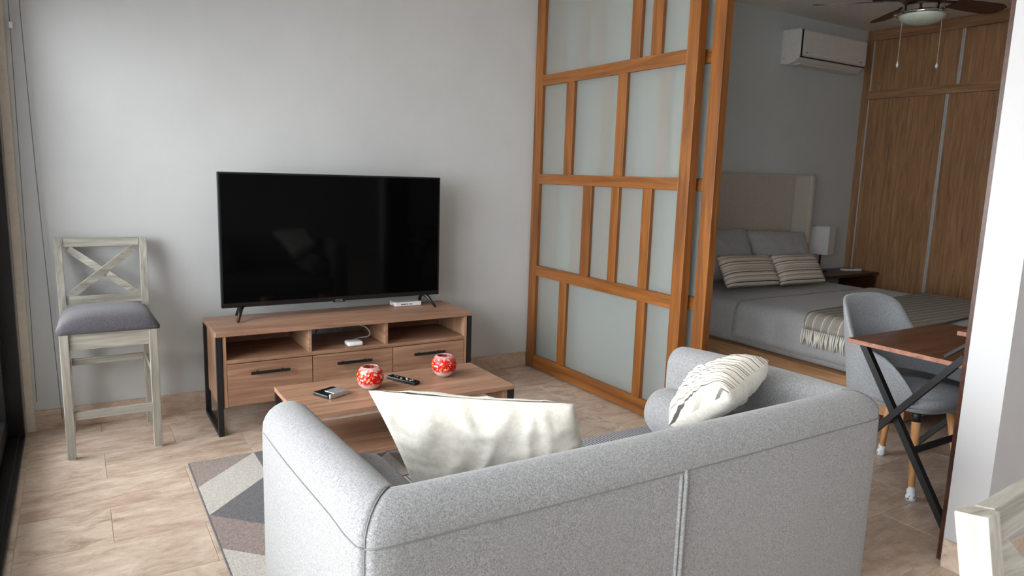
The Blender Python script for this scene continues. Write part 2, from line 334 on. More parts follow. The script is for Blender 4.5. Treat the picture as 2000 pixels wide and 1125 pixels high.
chain(-0.205, 4.115, 0.16, 2.62, (-0.012, 0.0), 'thin grey blind chain held by a white clip beside cream casing')
b = B(); box(b, -0.212, -0.196, 4.108, 4.1495, 1.945, 1.975); o = obj('chain_clip', b, 'white_plastic', None, 0.003); tag(o, 'small white plastic chain clip on wall high in window corner', 'clip')
# balcony outside
b = B(); box(b, -2.2, WX - 0.14, YB - 1, WY + 1.2, -0.14, -0.02); struct('balcony_floor', b, 'balcony')
b = B(); box(b, -2.3, -2.2, YB - 1, WY + 1.2, -0.14, 0.75); struct('balcony_wall', b, 'balcony')
# ------------------------------------------------------------------ sliding wooden panels
def panel(name, label, x, ya, yb, dep, flip=False):
    # ya near edge, yb far edge
    t = thing(name, label, 'door', (x, (ya + yb) / 2, 0.0), group='sliding frosted panels')
    ZT = 2.60; s = 0.078
    def st(nm, y0, y1, z0, z1, m, inset=0.0):
        q = B(); box(q, x + inset, x + dep - inset, y0, y1, z0, z1); obj(nm, q, m, t, 0.002, w=True)
    st('stile', ya, ya + s, 0.012, ZT, 'teak_z'); st('stile', yb - 0.09, yb, 0.012, ZT, 'teak_z')
    a, c = ya + s, yb - 0.09
    rails = [(0.012, 0.104), (0.664, 0.737), (1.297, 1.362), (1.941, 2.010), (2.52, ZT)]
    for z0, z1 in rails: st('rail', a, c, z0, z1, 'teak_y', 0.001)
    o = ya - 2.66
    rows = [(0.104, 0.664, [(3.688, 3.768), (2.936, 3.004)]), (0.737, 1.297, [(3.470, 3.556), (3.212, 3.282), (2.936, 3.008)]),
            (1.362, 1.941, [(3.692, 3.776), (3.192, 3.272)]), (2.010, 2.52, [(3.098, 3.178), (2.930, 3.010)])]
    if flip: rows = [(z0, z1, [(ya + yb - q1 - o, ya + yb - q0 - o) for q0, q1 in reversed([(m0 + o, m1 + o) for m0, m1 in ms])]) for z0, z1, ms in rows]
    for z0, z1, ms in rows:
        edges = [c]
        for m0, m1 in ms:
            st('muntin', m0 + o, m1 + o, z0, z1, 'teak_z', 0.002); edges += [m1 + o, m0 + o]
        edges.append(a)
        for i in range(0, len(edges), 2):
            q = B(); box(q, x + dep / 2 - 0.003, x + dep / 2 + 0.003, edges[i + 1], edges[i], z0, z1); obj('pane', q, 'frost', t, w=True)
    return t
panel('sliding_door', 'front orange wooden door with frosted panes, nearest the television', PX, 2.66, 4.136, 0.054)
panel('sliding_door', 'rear orange wooden door sliding behind the front one, beside the bed', PX + 0.078, 2.562, 4.038, 0.05, True)
# ------------------------------------------------------------------ TV stand
sx0, sx1, sy0, sy1, sh = 0.555, 1.985, 3.645, 4.07, 0.535
ts = thing('tv_stand', 'low oak television stand with three drawers and black metal legs', 'tv stand', ((sx0 + sx1) / 2, (sy0 + sy1) / 2, 0))
def part(name, x0, x1, y0, y1, z0, z1, m, par, bev=0.0015):
    q = B(); box(q, x0, x1, y0, y1, z0, z1); return obj(name, q, m, par, bev, w=True)
part('top', sx0, sx1, sy0, sy1, sh - 0.022, sh, 'oak_x', ts)
ix0, ix1 = 0.588, 1.952; fy = sy0 + 0.006
part('side_panel', ix0 - 0.02, ix0, sy0 + 0.03, sy1 - 0.22, 0.145, sh - 0.022, 'oak_z', ts); part('side_panel', ix0 - 0.017, ix0, sy1 - 0.217, sy1 - 0.03, 0.145, sh - 0.022, 'oak_z', ts)
part('side_panel', ix1, ix1 + 0.02, sy0 + 0.03, sy1 - 0.03, 0.145, sh - 0.022, 'oak_z', ts)
part('stile', ix0 - 0.003, ix0 + 0.014, fy, sy0 + 0.0295, 0.145, sh - 0.022, 'oak_z', ts); part('stile', ix1 - 0.014, ix1 + 0.003, fy, sy0 + 0.0295, 0.145, sh - 0.022, 'oak_z', ts)
part('shelf', ix0 + 0.0145, ix1 - 0.0145, fy, sy1 - 0.02, 0.372, 0.392, 'oak_x', ts)
part('divider', 1.012, 1.030, fy + 0.004, sy1 - 0.03, 0.392, sh - 0.022, 'oak_y', ts); part('divider', 1.440, 1.458, fy + 0.004, sy1 - 0.03, 0.392, sh - 0.022, 'oak_y', ts)
part('back_panel', ix0, 1.020, sy1 - 0.028, sy1 - 0.02, 0.15, sh - 0.022, 'oak_x', ts, 0); part('back_panel', 1.45, ix1, sy1 - 0.028, sy1 - 0.02, 0.15, sh - 0.022, 'oak_x', ts, 0)
part('bottom_panel', ix0 + 0.0145, ix1 - 0.0145, fy + 0.02, sy1 - 0.03, 0.148, 0.165, 'oak_x', ts)
for a, c, h0 in ((0.604, 1.030, 0.712), (1.034, 1.484, 1.158), (1.488, 1.936, 1.606)):
    d = part('drawer', a, c, fy - 0.002, fy + 0.016, 0.15, 0.368, 'oak_x', ts)
    q = B(); box(q, h0, h0 + 0.195, fy - 0.034, fy - 0.022, 0.312, 0.326); box(q, h0 + 0.03, h0 + 0.04, fy - 0.0225, fy - 0.002, 0.314, 0.324); box(q, h0 + 0.155, h0 + 0.165, fy - 0.0225, fy - 0.002, 0.314, 0.324)
    obj('handle', q, 'black', d, 0.001, w=True)
for x0 in (sx0, sx1 - 0.026):
    q = B(); box(q, x0, x0 + 0.026, sy0 + 0.001, sy0 + 0.027, 0, sh - 0.0225); box(q, x0, x0 + 0.026, sy1 - 0.027, sy1 - 0.001, 0, sh - 0.0225); box(q, x0, x0 + 0.026, sy0 + 0.027, sy1 - 0.027, 0, 0.022)
    obj('leg_frame', q, 'black', ts, w=True)
# ------------------------------------------------------------------ TV
tx0, tx1, tz0, tz1, ty = 0.633, 1.902, 0.603, 1.321, 3.93
tv = thing('television', 'large black flat-screen television on the oak stand', 'tv', (1.268, ty + 0.02, sh))
part('casing', tx0, tx1, ty, ty + 0.028, tz0, tz1, 'plastic', tv, 0.003)
part('rear_housing', tx0 + 0.12, tx1 - 0.12, ty + 0.0285, ty + 0.065, tz0 + 0.02, tz1 - 0.25, 'plastic', tv, 0.01)
part('screen', tx0 + 0.011, tx1 - 0.011, ty - 0.0008, ty + 0.003, tz0 + 0.026, tz1 - 0.010, 'screen', tv, 0)
part('badge', 1.232, 1.304, ty - 0.003, ty + 0.01, tz0 - 0.006, tz0 + 0.012, 'plastic', tv, 0.002)
def text_mesh(name, s, size, mat, parent, loc, rot=(PI / 2, 0, 0)):
    cu = bpy.data.curves.new(name, 'FONT'); cu.body = s; cu.size = size; cu.extrude = 0.0004; cu.align_x = 'CENTER'; cu.align_y = 'CENTER'
    tmp = bpy.data.objects.new(name + '_t', cu); COL.objects.link(tmp); dg = bpy.context.evaluated_depsgraph_get(); me = bpy.data.meshes.new_from_object(tmp.evaluated_get(dg))
    bpy.data.objects.remove(tmp); bpy.data.curves.remove(cu)
    me.transform(Matrix.Translation(loc) @ Matrix.Rotation(rot[2], 4, 'Z') @ Matrix.Rotation(rot[0], 4, 'X')); me.materials.clear(); me.materials.append(M[mat])
    o = bpy.data.objects.new(name, me); COL.objects.link(o); o.parent = parent; return o
text_mesh('logo', 'LG', 0.020, 'silver', tv, Vector((1.276, ty - 0.0035, tz0 + 0.004)) - Vector(tv.location))
q = B(); tube(q, [(1.254 + 0.0065 * math.cos(a * PI / 8), ty - 0.0035, tz0 + 0.004 + 0.0065 * math.sin(a * PI / 8)) for a in range(15)], 0.0012, 5); obj('logo_ring', q, 'silver', tv, w=True)
for xx, s in ((0.745, -1), (1.800, 1)):
    q = B(); c = Vector((xx, ty + 0.03, tz0 + 0.01))
    f0 = Vector((xx + s * 0.045, ty - 0.075, sh + 0.006)); r0_ = Vector((xx + s * 0.02, ty + 0.115, sh + 0.006))
    tube(q, [c, c.lerp(f0, 0.4) + Vector((0, 0, 0.012)), f0], [0.016, 0.012, 0.007], 8); tube(q, [c, c.lerp(r0_, 0.4) + Vector((0, 0, 0.01)), r0_], [0.016, 0.012, 0.007], 8)
    obj('foot', q, 'plastic', tv, smooth=True, w=True)
# set-top box
sb = thing('modem_box', 'flat white modem box lying on stand under television corner', 'modem', (1.72, 4.0, sh))
p0 = atz(757, 594, sh); p1 = atz(811, 589, sh)
part('body', 1.63, 1.80, 3.965, 4.06, sh + 0.001, sh + 0.026, 'white_plastic', sb, 0.003)
for a, c in ((1.665, 1.70), (1.703, 1.712), (1.722, 1.738)): part('lettering', a, c, 3.9645, 3.966, sh + 0.009, sh + 0.016, 'grey_mark', sb, 0)
q = B(); tube(q, [(1.612, 4.0, sh + 0.016), (1.633, 4.0, sh + 0.016)], 0.009, 10); obj('plug', q, 'white_plastic', sb, w=True)
# hub on the shelf
hb = thing('smart_hub', 'small white rounded hub on the open middle shelf', 'hub', (1.275, 3.70, 0.392))
q = B(); box(q, 1.232, 1.318, 3.664, 3.738, 0.393, 0.418); obj('body', q, 'white_plastic', hb, 0.009, True, w=True, seg=3)
q = B(); pts = [(1.288, 3.742, 0.408), (1.30, 3.78, 0.402), (1.35, 3.83, 0.400), (1.40, 3.83, 0.402), (1.42, 3.84, 0.42), (1.40, 3.86, 0.452), (1.35, 3.88, 0.466), (1.30, 3.92, 0.455), (1.28, 3.97, 0.42), (1.27, 4.04, 0.396)]
def smooth_pts(P, n=6):
    P = [Vector(p) for p in P]; out = []
    for i in range(len(P) - 1):
        a, b_, c, d = P[max(i - 1, 0)], P[i], P[i + 1], P[min(i + 2, len(P) - 1)]
        for k in range(n):
            t = k / n; out.append(0.5 * ((2 * b_) + (c - a) * t + (2 * a - 5 * b_ + 4 * c - d) * t * t + (3 * b_ - a - 3 * c + d) * t ** 3))
    return out + [P[-1]]
tube(q, smooth_pts(pts), 0.0032, 6); obj('cable', q, 'white_plastic', hb, smooth=True, w=True)
# sockets behind the stand
so = thing('wall_socket', 'white double wall socket seen through the open middle cubby', 'socket', (1.31, WY - 0.005, 0.46))
part('plate', 1.24, 1.40, WY - 0.009, WY - 0.0005, 0.425, 0.515, 'white_plastic', so, 0.002); part('insert', 1.335, 1.385, WY - 0.012, WY - 0.0085, 0.44, 0.50, 'grey_mark', so, 0.001)
pa = thing('power_adapter', 'black power adapter plugged in behind the television stand', 'adapter', (1.15, WY - 0.04, 0.42))
part('body', 1.16, 1.25, WY - 0.06, WY - 0.013, 0.435, 0.505, 'plastic', pa, 0.004)
q = B(); tube(q, smooth_pts([(1.19, WY - 0.035, 0.437), (1.18, WY - 0.035, 0.36), (1.14, WY - 0.03, 0.25), (1.13, WY - 0.03, 0.12)]), 0.003, 6); obj('cable', q, 'plastic', pa, smooth=True, w=True)
# ------------------------------------------------------------------ rug
RX0, RY1, RC = 0.378, 3.345, 0.281
rg = thing('area_rug', 'grey and taupe rug of triangles under the sofa and coffee table', 'rug', (RX0 + 2 * RC, RY1 - 3 * RC, 0))
bm = B(); nx, ny = 4, 6; rr = random.Random(3)
first = {0: ('/', 0, 1), 1: ('/', 1, 2), 2: ('\\', 2, 0), 3: ('\\', 0, 1), 4: ('/', 2, 1), 5: ('/', 1, 0)}
ZR = 0.011
for j in range(ny):
    for i in range(nx):
        x0, x1, y1, y0 = RX0 + i * RC, RX0 + (i + 1) * RC, RY1 - j * RC, RY1 - (j + 1) * RC
        if i == 0: d, up, lo = first[j]
        else: d = rr.choice('/\\'); up, lo = rr.sample([0, 1, 2], 2)
        A, Bq, Cq, D = [bm.verts.new((x, y, ZR)) for x, y in ((x0, y0), (x1, y0), (x1, y1), (x0, y1))]
        if d == '/': f1 = bm.faces.new((A, Cq, D)); f2 = bm.faces.new((A, Bq, Cq))
        else: f1 = bm.faces.new((Bq, Cq, D)); f2 = bm.faces.new((A, Bq, D))
        f1.material_index = up; f2.material_index = lo
bmesh.ops.remove_doubles(bm, verts=bm.verts, dist=1e-4)
g = bmesh.ops.extrude_face_region(bm, geom=list(bm.faces)); vv = [e for e in g['geom'] if isinstance(e, bmesh.types.BMVert)]
for v in vv: v.co.z = 0.0005
obj('pile', bm, None, rg, w=True, mats=['rug_taupe', 'rug_light', 'rug_dark'])
q = B(); e = 0.006; X1 = RX0 + nx * RC; Y0 = RY1 - ny * RC
box(q, RX0 - e, RX0, Y0 - e, RY1 + e, 0.0005, 0.010); box(q, X1, X1 + e, Y0 - e, RY1 + e, 0.0005, 0.010); box(q, RX0, X1, Y0 - e, Y0, 0.0005, 0.010); box(q, RX0, X1, RY1, RY1 + e, 0.0005, 0.010)
obj('binding', q, 'rug_dark', rg, 0.002, w=True)
# ------------------------------------------------------------------ coffee table
cx0, cx1, cy0, cy1, ch = 0.715, 1.708, 2.705, 3.145, 0.38
ct = thing('coffee_table', 'low oak coffee table with lower shelf and black metal legs', 'table', ((cx0 + cx1) / 2, (cy0 + cy1) / 2, ZR))
part('top', cx0, cx1, cy0, cy1, ch - 0.02, ch, 'oak_x', ct)
part('apron', cx0 + 0.046, cx1 - 0.046, 2.925, 2.941, 0.285, ch - 0.0205, 'oak_z', ct)
for x0 in (cx0 + 0.028, cx1 - 0.045): part('end_panel', x0, x0 + 0.017, cy0 + 0.02, cy1 - 0.03, 0.285, ch - 0.0205, 'oak_y', ct)
part('shelf', cx0 + 0.024, cx1 - 0.024, cy0 + 0.0, cy1 - 0.01, 0.172, 0.19, 'oak_x', ct)
for x0 in (cx0, cx1 - 0.0235):
    q = B(); box(q, x0, x0 + 0.0235, cy0 + 0.002, cy0 + 0.026, ZR + 0.0005, ch - 0.0205); box(q, x0, x0 + 0.0235, cy1 - 0.026, cy1 - 0.002, ZR + 0.0005, ch - 0.0205); box(q, x0, x0 + 0.0235, cy0 + 0.026, cy1 - 0.026, 0.16, 0.182)
    obj('leg_frame', q, 'black', ct, w=True)
def candle(x, y, m, label):
    r = 0.0605; H = 0.112; outer = []; inner = []
    for i in range(17):
        a = -1.12 + (2.02) * i / 16; outer.append((r * math.cos(a), 0.0565 + r * math.sin(a) * 1.0))
    z0 = outer[0][1]; outer = [(rr_, z - z0) for rr_, z in outer]
    for rr_, z in reversed(outer[1:]): inner.append((max(rr_ - 0.007, 0.008), max(z - 0.0, 0.009)))
    q = B(); lathe(q, outer + inner, 36); o = obj('candle_holder', q, m, None, smooth=True); o.location = (x, y, ch + 0.0005)
    tag(o, label, 'candle holder', 'speckled glass candle holders on the coffee table'); return o
candle(1.090, 2.945, 'speckle_a', 'red and yellow speckled glass globe beside the ivory cushion')
candle(1.478, 2.985, 'speckle_b', 'pinker speckled glass globe near the right table end')
rm = thing('remote_control', 'slim black remote control lying on the coffee table', 'remote', (1.264, 2.98, ch), math.atan2(2.899 - 3.062, 1.30 - 1.228))
q = B(); box(q, -0.088, 0.088, -0.021, 0.021, 0.0008, 0.016); obj('body', q, 'plastic', rm, 0.004)
for i, (a, c) in enumerate(((-0.01, -0.006), (0.012, 0.008), (0.03, -0.008), (0.05, 0.006), (0.045, -0.004), (-0.06, 0.006), (-0.04, 0.0))):
    q = B(); box(q, a, a + 0.010, c - 0.004, c + 0.004, 0.0155, 0.0178); obj('button', q, 'silver' if i < 5 else 'grey_mark', rm, 0.001)
ac = thing('square_case', 'square black and silver case lying on the coffee table', 'case', (0.905, 2.935, ch), 0.42)
q = B(); box(q, -0.056, 0.056, -0.046, 0.05, 0.0008, 0.016); obj('body', q, 'plastic', ac, 0.004)
q = B(); box(q, -0.050, 0.057, -0.056, -0.0465, 0.001, 0.021); obj('silver_edge', q, 'silver', ac, 0.003)
q = B(); box(q, -0.02, 0.05, -0.045, 0.015, 0.0162, 0.019); obj('lid', q, 'silver', ac, 0.0015)
# ------------------------------------------------------------------ sofa
SX0, SX1, SY0, SY1, SZ = 0.392, 2.005, 1.115, 1.905, 0.752
sf = thing('sofa', 'light grey two-seat sofa seen from behind', 'sofa', ((SX0 + SX1) / 2, (SY0 + SY1) / 2, 0))
TH_ = 0.138; SB = 0.15
def section(ztop):
    # (offset from outer face inward, z) closed outline
    r = TH_ / 2; P = [(0.012, SB), (0.0, SB + 0.014), (0.0, ztop - 0.085)]
    for i in range(1, 12):
        a = PI - PI * i / 12; P.append((r + r * math.cos(a), ztop - 0.07 + 0.07 * math.sin(a)))
    P += [(TH_, ztop - 0.085), (TH_, SB + 0.014), (TH_ - 0.012, SB)]; return P
def sweep(frames):
    # frames: list of (outer point xy, inward dir xy (may be scaled for mitres), ztop, shrink)
    q = B(); rings = []
    for (ox, oy), (ix, iy), zt, s in frames:
        S = section(zt); cxm = TH_ / 2; ring = []
        for o_, z in S:
            o2 = cxm + (o_ - cxm) * s; z2 = (SB + zt) / 2 + (z - (SB + zt) / 2) * (1 - (1 - s) * 0.2); ring.append(q.verts.new((ox + ix * o2, oy + iy * o2, z2)))
        rings.append(ring)
    n = len(rings[0])
    for i in range(len(rings) - 1):
        for k in range(n): q.faces.new((rings[i][k], rings[i][(k + 1) % n], rings[i + 1][(k + 1) % n], rings[i + 1][k]))
    q.faces.new(rings[0][::-1]); q.faces.new(rings[-1]); return q
def rounded_end(fr, dirv, n=4, depth=0.035):
    (ox, oy), i_, zt, s = fr; out = []
    for k in range(1, n + 1):
        a = (PI / 2) * k / n; out.append(((ox + dirv[0] * depth * math.sin(a), oy + dirv[1] * depth * math.sin(a)), i_, zt, 1 - 0.42 * (1 - math.cos(a)))) 
    return out
ZF = 0.728
cr = 0.05
def arm(side):
    s = 1 if side == 'l' else -1; X = SX0 if side == 'l' else SX1; fr = []
    N = 10
    # mitre start at corner: inward direction diagonal
    fr.append(((X + s * cr * 0.30, SY0 + cr * 0.30), (s * (1 - cr * 0.30 / TH_), 1 - cr * 0.30 / TH_), SZ, 1))
    fr.append(((X + s * cr * 0.10, SY0 + cr * 0.62), (s * (1 - cr * 0.10 / TH_), (TH_ - cr * 0.62 + 0.012) / TH_), SZ, 1))
    fr.append(((X, SY0 + cr + 0.03), (s * 1.0, (TH_ - cr + 0.0) / TH_), SZ, 1)); 
    y_a = SY0 + TH_ + 0.03
    for k in range(N + 1):
        u = k / N; y = y_a + (SY1 - 0.035 - y_a) * u; zt = SZ + (ZF - SZ) * u ** 1.6; fr.append(((X - s * 0.006 * math.sin(PI * u), y), (s, 0), zt, 1))
    fr += rounded_end(fr[-1], (0, 1)); return fr
for sd in 'lr': obj('arm', sweep(arm(sd)), 'sofa', sf, smooth=True, w=True)
fr = []; N = 16
d0 = cr * 0.30
fr.append(((SX0 + d0, SY0 + d0), (1 - d0 / TH_, 1 - d0 / TH_), SZ, 1)); fr.append(((SX0 + cr * 0.62, SY0 + cr * 0.10), ((TH_ - cr * 0.62 + 0.012) / TH_, 1 - cr * 0.10 / TH_), SZ, 1)); fr.append(((SX0 + cr + 0.03, SY0), ((TH_ - cr) / TH_, 1.0), SZ, 1))
for k in range(N + 1):
    u = k / N; x = SX0 + TH_ + 0.03 + (SX1 - SX0 - 2 * TH_ - 0.06) * u; fr.append(((x, SY0 - 0.006 * math.sin(PI * u)), (0, 1), SZ, 1))
fr.append(((SX1 - cr - 0.03, SY0), (-(TH_ - cr) / TH_, 1.0), SZ, 1)); fr.append(((SX1 - cr * 0.62, SY0 + cr * 0.10), (-(TH_ - cr * 0.62 + 0.012) / TH_, 1 - cr * 0.10 / TH_), SZ, 1)); fr.append(((SX1 - d0, SY0 + d0), (-(1 - d0 / TH_), 1 - d0 / TH_), SZ, 1))
bk = obj('backrest', sweep(fr), 'sofa', sf, smooth=True, w=True)
# seams: along the back, along each arm, corner mitre, piping down the back
zs = SZ - 0.072
q = B(); tube(q, [(SX0 + d0, SY0 + d0, zs), (SX0 + cr * 0.62, SY0 + cr * 0.10, zs), (SX0 + cr + 0.03, SY0, zs)] + [(SX0 + 0.17 + (SX1 - SX0 - 0.34) * k / 12, SY0 - 0.0062 * math.sin(PI * k / 12), zs) for k in range(13)] + [(SX1 - cr - 0.03, SY0, zs), (SX1 - cr * 0.62, SY0 + cr * 0.10, zs), (SX1 - d0, SY0 + d0, zs)], 0.0015, 6); obj('seam', q, 'sofa_seam', sf, smooth=True, w=True)
for s, X in ((1, SX0), (-1, SX1)):
    ptsA = [(X + s * d0, SY0 + d0, zs), (X + s * cr * 0.10, SY0 + cr * 0.62, zs), (X, SY0 + cr + 0.03, zs)]
    for k in range(11):
        u = k / 10; y = SY0 + TH_ + 0.03 + (SY1 - 0.05 - SY0 - TH_ - 0.03) * u; ptsA.append((X - s * 0.0062 * math.sin(PI * u), y, SZ + (ZF - SZ) * u ** 1.6 - 0.072))
    q = B(); tube(q, ptsA, 0.0015, 6); obj('seam', q, 'sofa_seam', sf, smooth=True, w=True)
    S = section(SZ); q = B(); tube(q, [(X + s * (d0 + (1 - d0 / TH_) * o_), SY0 + d0 + (1 - d0 / TH_) * o_, z + (0.001 if z > 0.7 else 0)) for o_, z in S[1:10]], 0.0015, 6); obj('seam', q, 'sofa_seam', sf, smooth=True, w=True)
xs = 1.172
for dx, rr_ in ((-0.006, 0.0045), (0.008, 0.0075)):
    q = B(); tube(q, [(xs + dx + 0.004, SY0 - 0.0015, zs + 0.002), (xs + dx, SY0 - 0.008, zs - 0.02), (xs + dx, SY0 - 0.008, 0.3), (xs + dx, SY0 - 0.006, SB + 0.01)], rr_, 8); obj('piping', q, 'sofa', sf, smooth=True, w=True)
# seat base and cushion
q = B(); box(q, SX0 + TH_ - 0.012, SX1 - TH_ + 0.012, SY0 + TH_ - 0.012, SY1 - 0.02, SB, 0.30); obj('seat_base', q, 'sofa', sf, 0.01, w=True)
q = B(); box(q, SX0 + TH_ + 0.001, SX1 - TH_ - 0.001, SY0 + TH_ + 0.001, SY1 + 0.005, 0.301, 0.436); obj('seat_cushion', q, 'seat_stripe', sf, 0.028, True, w=True, seg=4)
for x in (SX0 + 0.10, SX1 - 0.10):
    for y in (SY0 + 0.10, SY1 - 0.12):
        q = B(); zb = ZR + 0.001 if (x < X1 and y > Y0) else 0.0; lathe(q, [(0.015, zb), (0.024, SB)], 16, (x, y, 0)); obj('leg', q, 'walnut_z', sf, smooth=False, w=True)
def bolster(xc, y0, y1, label, r=0.088):
    zc = 0.437 + r; q = B(); prof = []
    n = 28; rings = []
    ts_ = [(0.0, 0.30), (0.004, 0.62), (0.014, 0.86), (0.034, 0.97), (0.06, 1.0)]
    Ls = y1 - y0; allp = [(t, s) for t, s in ts_] + [(Ls * k / 6, 1.0) for k in range(1, 6)] + [(Ls - t, s) for t, s in reversed(ts_)]
    for t, s in allp: rings.append([q.verts.new((xc + r * s * math.cos(2 * PI * k / n), y0 + t, zc + r * s * math.sin(2 * PI * k / n))) for k in range(n)])
    for i in range(len(rings) - 1):
        for k in range(n): q.faces.new((rings[i][k], rings[i][(k + 1) % n], rings[i + 1][(k + 1) % n], rings[i + 1][k]))
    q.faces.new(rings[0]); q.faces.new(rings[-1][::-1]); o = obj('bolster', q, 'sofa', None, smooth=True); tag(o, label, 'bolster', 'sofa bolsters'); return o
bolster(0.532 + 0.085, 1.27, 1.77, 'grey bolster cushion in shadow against the left sofa arm', 0.084)
bolster(1.866 - 0.0905, 1.30, 1.83, 'pale grey bolster cushion against the right sofa arm')
# ------------------------------------------------------------------ cushions
def cushion(name, label, cat, c00, c10, c11, c01, th, mfront, mback, group=None, wr=0.006, n=26, seed=0.0, pinch=0.07, flat=0.5):
    c00, c10, c11, c01 = map(Vector, (c00, c10, c11, c01)); cen = (c00 + c10 + c11 + c01) / 4
    ex = ((c10 - c00) + (c11 - c01)).normalized(); ey0 = ((c01 - c00) + (c11 - c10)); nrm = ex.cross(ey0).normalized(); ey = nrm.cross(ex)
    R3 = Matrix((ex, ey, nrm)).transposed()
    q = B(); grid = {}
    for side in (1, -1):
        for j in range(n + 1):
            for i in range(n + 1):
                if side == -1 and (i in (0, n) or j in (0, n)): grid[(side, i, j)] = grid[(1, i, j)]; continue
                u, v = i / n, j / n; a, b_ = 2 * u - 1, 2 * v - 1
                aa = a * (1 - pinch * (1 - b_ * b_)); bb = b_ * (1 - pinch * (1 - a * a)); uu, vv_ = (aa + 1) / 2, (bb + 1) / 2
                p = c00 * (1 - uu) * (1 - vv_) + c10 * uu * (1 - vv_) + c11 * uu * vv_ + c01 * (1 - uu) * vv_
                h = (max(0, 1 - a ** 4) * max(0, 1 - b_ ** 4)) ** flat
                rad = math.atan2(b_, a); wrk = noise.noise(Vector((a * 1.6 + seed, b_ * 4.0, seed + side))) * 0.35 + noise.noise(Vector((math.cos(rad) * 5 + seed, math.sin(rad) * 5, side * 3.0))) * (a * a + b_ * b_) * 0.5
                fold_ = (1 - abs(noise.noise(Vector((a * 3.4 + b_ * 1.1 + seed * 2, b_ * 0.9 - a * 0.4, seed * 1.7 + side * 5)))) * 2.2)
                p = p + nrm * (side * (th / 2 * h + (wr * wrk + wr * 0.8 * max(0, fold_) ** 3) * min(1, 3 * h)))
                grid[(side, i, j)] = q.verts.new(R3.transposed() @ (p - cen))
    for side in (1, -1):
        for j in range(n):
            for i in range(n):
                vs_ = [grid[(side, i, j)], grid[(side, i + 1, j)], grid[(side, i + 1, j + 1)], grid[(side, i, j + 1)]]
                try: f = q.faces.new(vs_ if side == 1 else vs_[::-1])
                except ValueError: continue
                f.material_index = 0 if side == 1 else 1
    me = bpy.data.meshes.new(name); q.to_mesh(me); q.free(); me.materials.append(M[mfront]); me.materials.append(M[mback])
    for p in me.polygons: p.use_smooth = True
    o = bpy.data.objects.new(name, me); COL.objects.link(o); m4 = R3.to_4x4(); m4.translation = cen; o.matrix_world = m4
    return tag(o, label, cat, group)
# front (first material) faces along ex x ey
A0 = Vector((0.572, 1.56, 0.832)); A1 = Vector((1.045, 1.372, 0.785)); D = Vector((0.160, 0.05, -0.345))
cushion('throw_pillow', 'ivory cushion with its plain back turned, leaning on the sofa back', 'cushion', A1 + D * 1.0, A0 + D, A0, A1, 0.105, 'stripe_sofa', 'ivory', 'sofa cushions', 0.010, 48, 1.3, 0.03)
cushion('throw_pillow', 'ivory cushion showing thin dark stripes, resting by the right bolster', 'cushion', atz(1421, 769, 0.772), atz(1306, 832, 0.555), Vector((1.80, 1.66, 0.69)), atz(1503, 704, 0.80), 0.13, 'ivory', 'stripe_sofa', 'sofa cushions', 0.008, 30, 4.7, 0.05)
